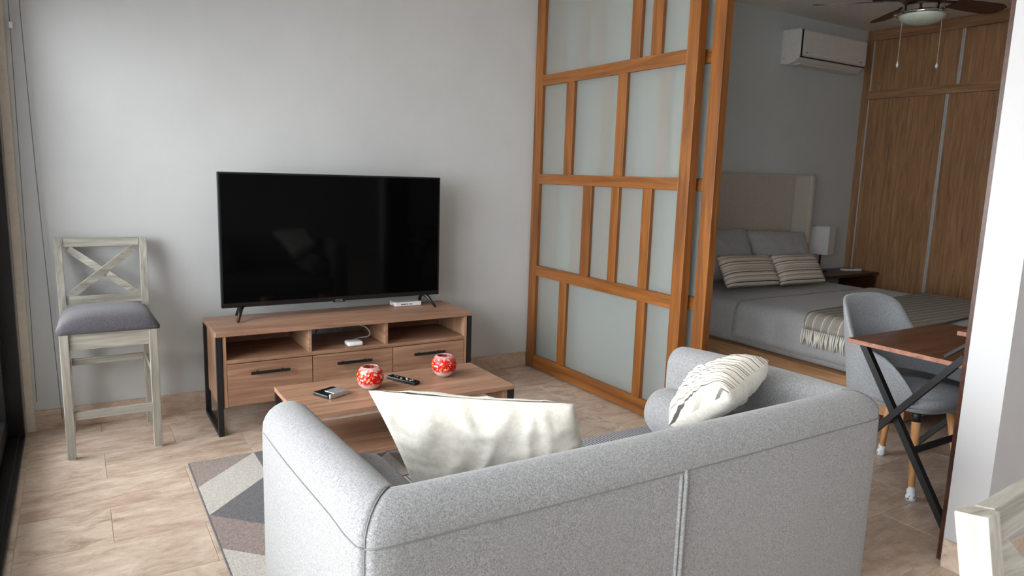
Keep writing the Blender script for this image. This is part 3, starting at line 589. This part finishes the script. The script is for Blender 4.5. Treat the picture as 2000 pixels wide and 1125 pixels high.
# ------------------------------------------------------------------ bar stools
def make_stool(label, loc, rotz):
    t = thing('bar_stool', label, 'bar stool', loc, rotz, 'cross-back bar stools')
    hx, fy_, by_ = 0.178, -0.195, 0.195; lw = 0.036
    for s in (-1, 1):
        q = B(); box(q, s * hx - lw / 2, s * hx + lw / 2, fy_ - lw / 2, fy_ + lw / 2, 0.006, 0.585); o = obj('front_leg', q, 'grey_wash_z', t, 0.002)
        q = B(); box(q, s * hx - 0.014, s * hx + 0.014, fy_ - 0.014, fy_ + 0.014, 0.0, 0.006); obj('glide', q, 'white_plastic', o)
        q = B(); pr = [(by_ + 0.01, 0.0), (by_ - 0.0, 0.30), (by_ - 0.0, 0.60), (by_ + 0.022, 0.80), (by_ + 0.055, 0.978)]; xx = s * (hx - 0.006 * 0); vl = []
        for y, z in pr:
            xo = s * (hx + 0.008 * max(0, (z - 0.5)) * 2); d_ = 0.036 if z > 0.05 else 0.030
            vl.append([q.verts.new((xo - 0.0165, y - d_ / 2, z)), q.verts.new((xo + 0.0165, y - d_ / 2, z)), q.verts.new((xo + 0.0165, y + d_ / 2, z + (0 if z < 0.9 else -0.006))), q.verts.new((xo - 0.0165, y + d_ / 2, z + (0 if z < 0.9 else -0.006)))])
        for a in range(len(vl) - 1):
            for k in range(4): q.faces.new((vl[a][k], vl[a][(k + 1) % 4], vl[a + 1][(k + 1) % 4], vl[a + 1][k]))
        q.faces.new(vl[0][::-1]); q.faces.new(vl[-1]); obj('rear_post', q, 'grey_wash_z', t, 0.0015)
    a = hx - lw / 2 - 0.0005
    q = B(); box(q, -a, a, fy_ - 0.010, fy_ + 0.012, 0.512, 0.585); obj('apron', q, 'grey_wash_x', t, 0.0015)
    q = B(); box(q, -a, a, by_ - 0.012, by_ + 0.010, 0.512, 0.585); obj('apron', q, 'grey_wash_x', t, 0.0015)
    for s in (-1, 1):
        q = B(); box(q, s * hx - 0.011, s * hx + 0.011, fy_ + lw / 2, by_ - lw / 2 - 0.001, 0.512, 0.585); obj('apron', q, 'grey_wash_z', t, 0.0015)
        q = B(); box(q, s * hx - 0.010, s * hx + 0.010, fy_ + lw / 2, by_ - lw / 2 - 0.001, 0.345, 0.378); obj('stretcher', q, 'grey_wash_z', t, 0.0015)
    q = B(); box(q, -a, a, fy_ - 0.010, fy_ + 0.011, 0.185, 0.222); obj('stretcher', q, 'grey_wash_x', t, 0.0015)
    q = B(); box(q, -a, a, by_ - 0.010, by_ + 0.011, 0.345, 0.378); obj('stretcher', q, 'grey_wash_x', t, 0.0015)
    def yb(z): return by_ + (0 if z < 0.6 else (0.022 * (z - 0.6) / 0.2 if z < 0.8 else 0.022 + 0.033 * (z - 0.8) / 0.178))
    a2 = hx - 0.013
    q = B(); bar(q, (-a2, yb(0.955), 0.953), (a2, yb(0.955), 0.953), 0.022, 0.044, (0, 0.18, 1)); obj('top_rail', q, 'grey_wash_x', t, 0.0015)
    q = B(); bar(q, (-a2, yb(0.675), 0.672), (a2, yb(0.675), 0.672), 0.022, 0.042, (0, 0.1, 1)); obj('lower_rail', q, 'grey_wash_x', t, 0.0015)
    for k, (xa, xb, oy) in enumerate(((-1, 1, 0.004), (1, -1, -0.004))):
        za, zb_ = 0.928, 0.698; q = B(); bar(q, (xa * (a2 - 0.026), yb(za) + oy, za), (xb * (a2 - 0.026), yb(zb_) + oy, zb_), 0.014, 0.036, (0, 1, 0)) if False else bar(q, (xa * (a2 - 0.022), yb(za) + oy, za - 0.004), (xb * (a2 - 0.022), yb(zb_) + oy, zb_), 0.036, 0.012, (0, 1, 0.16))
        obj('cross_brace', q, 'grey_wash_x', t, 0.001)
    # padded seat
    q = B(); n = 16; top = {}
    for j in range(n + 1):
        for i in range(n + 1):
            u, v = -1 + 2 * i / n, -1 + 2 * j / n; wx = 0.208 - 0.012 * (v + 1) / 2; yy = -0.012 + v * 0.205
            e_ = max(abs(u), abs(v)); h = (max(0, 1 - abs(u) ** 3.2) * max(0, 1 - abs(v) ** 3.6)) ** 0.45
            top[i, j] = q.verts.new((u * wx, yy, 0.603 + 0.072 * h))
    bot = {}
    for j in range(n + 1):
        for i in range(n + 1):
            u, v = -1 + 2 * i / n, -1 + 2 * j / n
            if i in (0, n) or j in (0, n): wx = 0.208 - 0.012 * (v + 1) / 2; bot[i, j] = q.verts.new((u * wx * 0.99, -0.012 + v * 0.205 * 0.99, 0.586))
    for j in range(n):
        for i in range(n): q.faces.new((top[i, j], top[i + 1, j], top[i + 1, j + 1], top[i, j + 1]))
    loop = [(i, 0) for i in range(n)] + [(n, j) for j in range(n)] + [(n - i, n) for i in range(n)] + [(0, n - j) for j in range(n)]
    for k in range(len(loop)): a_, b_ = loop[k], loop[(k + 1) % len(loop)]; q.faces.new((bot[a_], bot[b_], top[b_], top[a_]))
    q.faces.new([bot[k] for k in loop][::-1]); obj('seat', q, 'seat_grey', t, smooth=True)
    return t
stool = make_stool('grey-washed bar stool with grey seat against the television wall', (0.103, 3.852, 0), 0.0)
s2r = math.radians(4.0)
# foreground stool: place its left post top at the pixel of the photograph
tp = atz(1908, 993, 0.978); lt = Vector((-0.186, 0.25, 0)); rot = Matrix.Rotation(s2r, 3, 'Z'); base = tp - rot @ lt
copy_tree(stool, (base.x, base.y, 0), s2r, 'bar stool in the near right corner, cropped by the picture edge')
# ------------------------------------------------------------------ bed
bx0, bx1, by0, by1, bz = 3.775, 5.385, 2.02, 4.02, 0.545
bed = thing('bed', 'wide bed with linen wing headboard and wooden platform', 'bed', ((bx0 + bx1) / 2, (by0 + by1) / 2, 0))
part('platform', bx0 - 0.035, bx1 + 0.035, by0 - 0.03, by1 - 0.005, 0.10, 0.262, 'walnut_y', bed, 0.004)
part('plinth', bx0 + 0.12, bx1 - 0.12, by0 + 0.15, by1 - 0.1, 0.0, 0.0995, 'dark_wood', bed, 0)
part('headboard', bx0 - 0.035, bx1 - 0.002, 4.03, 4.125, 0.10, 1.425, 'headboard', bed, 0.018)
for x0 in (bx0 - 0.095, bx1 + 0.0): part('headboard_wing', x0, x0 + 0.06, 3.865, 4.125, 0.10, 1.428, 'headboard', bed, 0.02)
q = B(); box(q, bx0, bx1 - 0.002, by0, by1, 0.263, bz); obj('mattress', q, 'sheet', bed, 0.05, True, w=True, seg=4)
# top sheet draped: grid across x with drops on both sides and at the foot
def drape(name, label, cat, x0, x1, y0, y1, z, drop, mat_, off, foot=True, wr=0.008, seed=0.0, nx=56, ny=46, rdrop=None, slant=0.0):
    q = B(); r = 0.06; g = {}
    rdrop = drop if rdrop is None else rdrop
    Wd = x1 - x0; total = drop + Wd + rdrop; Ld = y1 - y0; tot2 = Ld + (drop if foot else 0)
    for j in range(ny + 1):
        for i in range(nx + 1):
            s = total * i / nx - drop; t_ = tot2 * j / ny - (drop if foot else 0)
            def fold(a, L):
                if a < -r: return -off, -(-a - r * 0.5)
                if a < r: k = (a + r) / (2 * r); an = k * PI / 2; return -off + r * (1 - math.cos(an)), -r * (1 - math.sin(an)) * 1.0
                if a > L + r: return L + off, -(a - L - r * 0.5)
                if a > L - r: k = (L + r - a) / (2 * r); an = k * PI / 2; return L + off - r * (1 - math.cos(an)), -r * (1 - math.sin(an))
                return a, 0
            X, dz1 = fold(s, Wd); 
            if foot: Y, dz2 = fold(t_, Ld + 10)
            else: Y, dz2 = t_, 0
            dz = min(dz1, dz2) if (dz1 < -0.05 or dz2 < -0.05) else dz1 + dz2
            p = Vector((x0 + X, y0 + Y + slant * s, z + off + dz)); w_ = noise.noise(Vector((s * 2.2, t_ * 2.2, seed))) * wr + noise.noise(Vector((s * 7, t_ * 5, seed + 3))) * wr * 0.35
            hang = min(1, -dz / 0.1) if dz < 0 else 0
            if dz1 < -0.05: p.x += (-1 if s < Wd / 2 else 1) * (0.010 * hang + 0.012 * hang * math.sin(t_ * 14 + 3 * math.sin(t_ * 5 + seed)) * 0.5 + abs(w_))
            elif dz2 < -0.05: p.y -= 0.010 * hang + abs(w_) 
            else: p.z += abs(w_) * 0.8
            g[i, j] = q.verts.new(p)
    for j in range(ny):
        for i in range(nx): q.faces.new((g[i, j], g[i + 1, j], g[i + 1, j + 1], g[i, j + 1]))
    o = obj(name, q, mat_, None, smooth=True); sm = o.modifiers.new('thick', 'SOLIDIFY'); sm.thickness = 0.006; sm.offset = 1.0
    return tag(o, label, cat)
drape('bed_sheet', 'grey cotton top sheet pulled over the bed and hanging down', 'sheet', bx0, bx1, by0, 3.20, bz, 0.27, 'sheet', 0.008, True, 0.008, 2.0)
# throw blanket
th0 = bz + 0.016
tb = drape('throw_blanket', 'striped woven throw with white fringe across the bed foot', 'blanket', bx0 - 0.012, bx1 + 0.012, 2.06, 2.66, th0, 0.12, 'throw', 0.012, False, 0.006, 5.0, 60, 30, 0.06, 0.10)
q = B(); rf = random.Random(5)
for k in range(46):
    y = 2.045 + 0.595 * k / 45; x = bx0 - 0.052; z = th0 - 0.088
    tube(q, [(x, y, z + 0.012), (x - 0.006 + rf.uniform(-0.004, 0.004), y + rf.uniform(-0.008, 0.008), z - 0.035), (x - 0.004 + rf.uniform(-0.006, 0.006), y + rf.uniform(-0.012, 0.012), z - 0.075 - rf.uniform(0, 0.02))], [0.004, 0.0055, 0.003], 5)
fo = obj('fringe', q, 'fringe', tb, smooth=True); fo['kind'] = 'stuff'; fo['label'] = 'white knotted yarn fringe'
# bed pillows
def lean(px, Yt, Yb, zt, zb, xl, xr, sk=0.0): return (xl + sk, Yb, zb), (xr + sk, Yb, zb), (xr, Yt, zt), (xl, Yt, zt)
def pil(name, label, px4, yb, yt, th, mf, mb, grp, seed, wr=0.01, pinch=0.06):
    (bl_, br_, tr_, tl_) = px4
    return cushion(name, label, 'pillow', aty(*bl_, yb), aty(*br_, yb), aty(*tr_, yt), aty(*tl_, yt), th, mf, mb, grp, wr, 24, seed, pinch)
pil('bed_pillow', 'grey bed pillow standing behind the left striped cushion', ((1372, 548), (1478, 545), (1452, 446), (1352, 452)), 3.64, 3.86, 0.16, 'sheet', 'sheet', 'grey pillows on the bed', 1.0, 0.014)
pil('bed_pillow', 'grey bed pillow standing behind the right striped cushion', ((1482, 535), (1588, 528), (1568, 455), (1455, 450)), 3.64, 3.86, 0.16, 'sheet', 'sheet', 'grey pillows on the bed', 2.5, 0.014)
pil('striped_cushion', 'left of the two beige striped cushions on the bed', ((1420, 563), (1524, 556), (1502, 499), (1399, 500)), 3.41, 3.56, 0.12, 'stripe_bed', 'stripe_bed', 'striped cushions on the bed', 3.0, 0.005, 0.04)
pil('striped_cushion', 'right of the two beige striped cushions, nearer the lamp', ((1524, 558), (1613, 553), (1588, 496), (1501, 499)), 3.43, 3.58, 0.12, 'stripe_bed', 'stripe_bed', 'striped cushions on the bed', 6.0, 0.005, 0.04)
# ------------------------------------------------------------------ nightstand, lamp
ns = thing('nightstand', 'dark wooden nightstand between bed and wardrobe', 'nightstand', (5.95, 3.95, 0))
part('top', 5.55, 6.34, 3.76, 4.13, 0.535, 0.56, 'dark_wood', ns, 0.003)
part('side', 5.56, 5.58, 3.77, 4.13, 0.0, 0.5345, 'dark_wood', ns); part('side', 6.30, 6.32, 3.77, 4.13, 0.0, 0.5345, 'dark_wood', ns)
part('shelf', 5.5805, 6.2995, 3.78, 4.12, 0.30, 0.32, 'dark_wood', ns); part('drawer', 5.5805, 6.2995, 3.775, 4.10, 0.08, 0.295, 'dark_wood', ns)
lm = thing('table_lamp', 'small table lamp with white square shade on the nightstand', 'lamp', (5.80, 4.01, 0.56), 0.30)
q = B(); box(q, -0.07, 0.07, -0.05, 0.05, 0.0008, 0.018); obj('base', q, 'dark_wood', lm, 0.003)
q = B(); tube(q, [(0, 0, 0.017), (0, 0, 0.20)], 0.009, 10); obj('stem', q, 'black', lm)
q = B(); s_ = 0.088; z0, z1 = 0.165, 0.415
for (x0, x1, y0, y1) in ((-s_, s_, -s_, -s_ + 0.003), (-s_, s_, s_ - 0.003, s_), (-s_, -s_ + 0.003, -s_ + 0.003, s_ - 0.003), (s_ - 0.003, s_, -s_ + 0.003, s_ - 0.003)): box(q, x0, x1, y0, y1, z0, z1)
box(q, -s_ + 0.003, s_ - 0.003, -0.004, 0.004, z0 + 0.03, z0 + 0.036); obj('lamp_shade', q, 'lamp_shade', lm)
rc = thing('white_remote', 'slim white remote lying on the nightstand edge', 'remote', (6.17, 3.93, 0.56), -0.35)
q = B(); box(q, -0.10, 0.10, -0.022, 0.022, 0.0008, 0.02); obj('body', q, 'white_plastic', rc, 0.005)
q = B(); box(q, -0.06, 0.03, -0.015, 0.015, 0.0195, 0.021); obj('display', q, 'grey_mark', rc)
# ------------------------------------------------------------------ wardrobe
wx = 6.40; wd = thing('wardrobe', 'built-in walnut wardrobe with sliding doors along the bedroom wall', 'wardrobe', (wx + 0.28, 2.8, 0)); wy0, wy1 = 1.25, 4.149
part('body', wx + 0.03, BX - 0.001, wy0, wy1, 0.0, CZ - 0.001, 'walnut_z', wd, 0)
part('frame_post', wx - 0.012, wx + 0.0295, 4.085, wy1, 0.0, CZ - 0.001, 'walnut_z', wd); part('top_rail', wx - 0.012, wx + 0.0295, wy0, 4.0845, 2.675, CZ - 0.001, 'walnut_y', wd); part('middle_rail', wx - 0.015, wx + 0.0295, wy0, 4.0845, 2.148, 2.222, 'walnut_y', wd)
for z0, z1, cuts in ((0.02, 2.1475, (4.084, 3.37, 2.40, 1.251)), (2.2225, 2.6745, (4.084, 3.295, 2.30, 1.251))):
    for i in range(3):
        inn = 0.006 * (i % 2)
        d = part('door', wx + 0.004 + inn, wx + 0.022 + inn, cuts[i + 1] + 0.012, cuts[i] - 0.012, z0, z1, 'walnut_z', wd)
        part('edge_strip', wx - 0.004 + inn, wx + 0.024 + inn, cuts[i] - 0.0118, cuts[i] - 0.0005, z0, z1, 'alu', d, 0)
        part('edge_strip', wx - 0.004 + inn, wx + 0.024 + inn, cuts[i + 1] + 0.0005, cuts[i + 1] + 0.0118, z0, z1, 'alu', d, 0)
q = B(); lathe(q, [(0.012, -0.006), (0.012, 0.006)], 14); bmesh.ops.rotate(q, verts=q.verts, cent=(0, 0, 0), matrix=Matrix.Rotation(PI / 2, 3, 'Y')); bmesh.ops.translate(q, verts=q.verts, vec=(wx + 0.0, 4.0, 2.29)); obj('knob', q, 'chrome', wd, w=True)
# ------------------------------------------------------------------ air conditioner
a = thing('air_conditioner', 'white wall air conditioner above the bed', 'air conditioner', (5.64, 4.05, 2.35)); ax0, ax1 = 5.19, 6.09
def prof_x(name, prof, x0, x1, m, par, bev=0.0, smooth=False):
    q = B(); l0 = [q.verts.new((x0, y, z)) for y, z in prof]; l1 = [q.verts.new((x1, y, z)) for y, z in prof]; n = len(prof); q.faces.new(l0); q.faces.new(l1[::-1])
    for i in range(n): q.faces.new((l0[i], l1[i], l1[(i + 1) % n], l0[(i + 1) % n]))
    return obj(name, q, m, par, bev, smooth, w=True)
prof_x('body', [(4.149, 2.352), (4.08, 2.342), (4.01, 2.358), (3.965, 2.392), (3.955, 2.45), (3.957, 2.60), (3.975, 2.622), (4.149, 2.628)], ax0, ax1, 'ac_white', a, 0.006)
prof_x('front_panel', [(3.954, 2.400), (3.942, 2.412), (3.944, 2.60), (3.955, 2.615)], ax0 + 0.012, ax1 - 0.012, 'ac_white', a, 0.002)
part('panel_gap', ax0 + 0.004, ax1 - 0.004, 3.9535, 3.962, 2.388, 2.397, 'plastic', a, 0)
part('panel_gap', ax0 + 0.0005, ax0 + 0.0115, 3.946, 3.9555, 2.397, 2.612, 'plastic', a, 0)
part('louvre', ax0 + 0.05, ax1 - 0.05, 3.985, 4.06, 2.340, 2.352, 'ac_white', a, 0.003)
for x0 in (ax0 + 0.05, ax1 - 0.10): part('mark', x0, x0 + 0.03, 3.9405, 3.943, 2.425, 2.431, 'grey_mark', a, 0)
part('mark', ax0 - 0.0006, ax0 + 0.001, 4.10, 4.13, 2.39, 2.394, 'grey_mark', a, 0)
# ------------------------------------------------------------------ ceiling fan
fx, fy2 = 4.75, 2.72
fn = thing('ceiling_fan', 'dark bladed ceiling fan with opal bowl light and pull chains', 'fan', (fx, fy2, 2.40))
F0 = Vector((0, 0, 0))
q = B(); lathe(q, [(0.065, 0.37), (0.07, 0.33), (0.03, 0.30)], 28); obj('canopy', q, 'chrome', fn, smooth=False)
q = B(); tube(q, [(0, 0, 0.305), (0, 0, 0.23)], 0.014, 12); obj('downrod', q, 'chrome', fn)
q = B(); lathe(q, [(0.05, 0.245), (0.13, 0.225), (0.145, 0.19), (0.145, 0.155), (0.11, 0.125)], 32); obj('motor_housing', q, 'dark_wood', fn, smooth=True)
q = B(); lathe(q, [(0.10, 0.126), (0.12, 0.11), (0.128, 0.085), (0.128, 0.070), (0.15, 0.064), (0.152, 0.052), (0.13, 0.050)], 36); obj('light_fitter', q, 'chrome', fn, smooth=True)
q = B(); pr = [(0.138 * math.cos(t * PI / 16), 0.05 - 0.058 * math.sin(t * PI / 16)) for t in range(8)] + [(0.008, -0.008)]; lathe(q, pr, 36); obj('bowl', q, 'bowl_glass', fn, smooth=True)
for ang in (10, 130, 250):
    q = B(); A_ = math.radians(ang); tube(q, [(0.146 * math.cos(A_), 0.146 * math.sin(A_), 0.058), (0.168 * math.cos(A_), 0.168 * math.sin(A_), 0.058)], 0.009, 10); obj('thumb_screw', q, 'chrome', fn)
for ang in (128, 56, -14, -87, 200):
    A_ = math.radians(ang); Rz = Matrix.Rotation(A_, 3, 'Z'); q = B(); tilt = math.radians(-12)
    outline = [(0.24, -0.055), (0.40, -0.068), (0.60, -0.072), (0.655, -0.05), (0.668, 0.0), (0.655, 0.05), (0.60, 0.072), (0.40, 0.068), (0.24, 0.055)]
    prism(q, outline, -0.004, 0.004)
    for v in q.verts: y, z = v.co.y, v.co.z; v.co.y = y * math.cos(tilt) - z * math.sin(tilt); v.co.z = y * math.sin(tilt) + z * math.cos(tilt) + 0.148; v.co = Rz @ v.co
    bl2 = obj('blade', q, 'dark_wood', fn)
    q = B(); bar(q, Rz @ Vector((0.12, 0, 0.150)), Rz @ Vector((0.30, 0, 0.160)), 0.035, 0.008); obj('blade_bracket', q, 'plastic', bl2)
for (px, py, py2) in ((1742, 45, 113), (1843, 45, 120)):
    dirx = RM.col[0]; c0 = aty(px, py, 2.72); c0 = c0
    # chains hang from the fitter rim, on the camera side left and right
    off = (-0.115 if px < 1800 else 0.115); p_ = Vector((off * 0.62, -off * 0.78, 0.055)); L = 0.30 if px < 1800 else 0.31
    q = B(); tube(q, [p_, p_ - Vector((0, 0, L * 0.5)), p_ - Vector((0, 0, L))], 0.0018, 6); ch_ = obj('pull_chain', q, 'alu', fn)
    q = B(); lathe(q, [(0.002, 0.012), (0.007, -0.004), (0.008, -0.016), (0.003, -0.026)], 12, p_ - Vector((0, 0, L))); obj('chain_knob', q, 'white_plastic', ch_, smooth=True)
# ------------------------------------------------------------------ folding desk
dx0, dx1, dy0, dy1, dz = 2.815, 3.60, 1.235, 1.775, 0.70
dk = thing('folding_desk', 'folding desk with dark wood top and crossed black legs', 'desk', ((dx0 + dx1) / 2, (dy0 + dy1) / 2, 0))
t_ = part('top', dx0, dx1, dy0, dy1, dz - 0.018, dz, 'desk_x', dk, 0.001)
part('edge_band', dx0 - 0.002, dx0 - 0.0001, dy0, dy1, dz - 0.018, dz - 0.0005, 'desk_edge', t_, 0)
for x in (dx0 + 0.03, dx1 - 0.03):
    q = B(); bar(q, (x, dy1 - 0.06, dz - 0.0185), (x, dy0 + 0.055, 0.012), 0.028, 0.026, (0, 1, 0)); obj('leg', q, 'black', dk, w=True)
    x2 = x - 0.029 if x < 3 else x + 0.029; q = B(); bar(q, (x2, 1.297, dz + 0.028), (x2, 1.872, 0.012), 0.026, 0.024, (0, 1, 0)); obj('leg', q, 'black', dk, w=True)
def on_leg(z): u = (dz - 0.0185 - z) / (dz - 0.0305); return dy1 - 0.06 + u * (dy0 + 0.055 - dy1 + 0.06)
for z in (0.06, 0.29):
    q = B(); bar(q, (dx0 + 0.044, on_leg(z), z), (dx1 - 0.044, on_leg(z), z), 0.02, 0.02); obj('stretcher', q, 'black', dk, w=True)
q = B(); bar(q, (dx0 + 0.025, 1.38, dz + 0.009), (dx0 + 0.025, 1.275, dz + 0.10), 0.022, 0.012, (0, 1, 0)); obj('shelf_support', q, 'black', dk, w=True)
q = B(); bar(q, (dx1 - 0.025, 1.38, dz + 0.009), (dx1 - 0.025, 1.275, dz + 0.10), 0.022, 0.012, (0, 1, 0)); obj('shelf_support', q, 'black', dk, w=True)
part('raised_shelf', dx0 + 0.045, dx1 - 0.045, 1.24, 1.36, dz + 0.095, dz + 0.112, 'desk_edge', dk, 0.001)
# ------------------------------------------------------------------ tub chair
tc = thing('upholstered_chair', 'grey tub chair with beech legs wearing socks, behind the desk', 'chair', (3.235, 1.74, 0), 0.0)
def shell():
    # swept back-and-arm shell: angle round the seat, height profile lower toward the front
    q = B(); n = 40; m = 10; inn, outr = {}, {}
    for i in range(n + 1):
        u = i / n; ang = math.radians(-38 + (256) * u)      # -38..218 deg; 90 = back (+y)
        front = abs(u - 0.5) * 2
        if front < 0.34: zt = 0.835 - 0.03 * (front / 0.34) ** 3
        elif front < 0.62: k = (front - 0.34) / 0.28; k = k * k * (3 - 2 * k); zt = 0.805 - 0.165 * k
        else: k = (front - 0.62) / 0.38; zt = 0.64 - 0.19 * k ** 1.8
        for j in range(m + 1):
            v = j / m; z = 0.40 + (zt - 0.40) * v
            sx_, sy_ = 0.225 + 0.045 * v ** 0.8, 0.215 + 0.055 * v
            se = 2.6; c_, s_2 = math.cos(ang), math.sin(ang)
            x = sx_ * math.copysign(abs(c_) ** (2 / se), c_); y = sy_ * math.copysign(abs(s_2) ** (2 / se), s_2)
            th = 0.040 * (1 - 0.35 * v); rnd = 1 - (max(0, v - 0.9) / 0.1) ** 2 * 0.5
            d = Vector((x, y, 0)).normalized()
            outr[i, j] = q.verts.new((x, y, z)); inn[i, j] = q.verts.new((x - d.x * th * rnd, y - d.y * th * rnd, z))
    for i in range(n):
        for j in range(m):
            q.faces.new((outr[i, j], outr[i + 1, j], outr[i + 1, j + 1], outr[i, j + 1])); q.faces.new((inn[i, j], inn[i, j + 1], inn[i + 1, j + 1], inn[i + 1, j]))
        q.faces.new((outr[i, m], outr[i + 1, m], inn[i + 1, m], inn[i, m])); q.faces.new((outr[i, 0], inn[i, 0], inn[i + 1, 0], outr[i + 1, 0]))
    for i in (0, n):
        for j in range(m): q.faces.new((outr[i, j], outr[i, j + 1], inn[i, j + 1], inn[i, j]))
    return q
o = obj('back_shell', shell(), 'chair_grey', tc, smooth=True)
q = B(); pts = []
for i in range(28):
    A_ = 2 * PI * i / 28; se = 3.2; c_, s_2 = math.cos(A_), math.sin(A_); pts.append((0.222 * math.copysign(abs(c_) ** (2 / se), c_), -0.02 + 0.232 * math.copysign(abs(s_2) ** (2 / se), s_2)))
prism(q, pts, 0.385, 0.475); te = [e for e in q.edges if abs(e.verts[0].co.z - e.verts[1].co.z) < 1e-5]; bmesh.ops.bevel(q, geom=te, offset=0.025, segments=3, affect='EDGES'); obj('seat', q, 'chair_grey', tc, smooth=True)
for sx_, sy_ in ((-1, -1), (1, -1), (-1, 1), (1, 1)):
    top_ = Vector((sx_ * 0.135, sy_ * 0.135 - 0.01, 0.384)); bot_ = Vector((sx_ * 0.195, sy_ * 0.185 - 0.01, 0.004))
    q = B(); p1_ = top_.lerp(bot_, 0.13); tube(q, [top_, p1_], 0.0175, 14); cap = None
    lg = B(); tube(lg, [p1_, bot_], [0.0185, 0.0125], 14); lo_ = obj('leg', lg, 'beech', tc, smooth=True); obj('leg_collar', q, 'black', lo_, smooth=True)
    s0 = top_.lerp(bot_, 0.86); sk_ = B(); tube(sk_, [s0, top_.lerp(bot_, 0.92), bot_ + Vector((0, 0, 0.012)), bot_ + Vector((0, 0, -0.003))], [0.0175, 0.018, 0.022, 0.019], 14); obj('sock', sk_, 'sock', lo_, smooth=True)
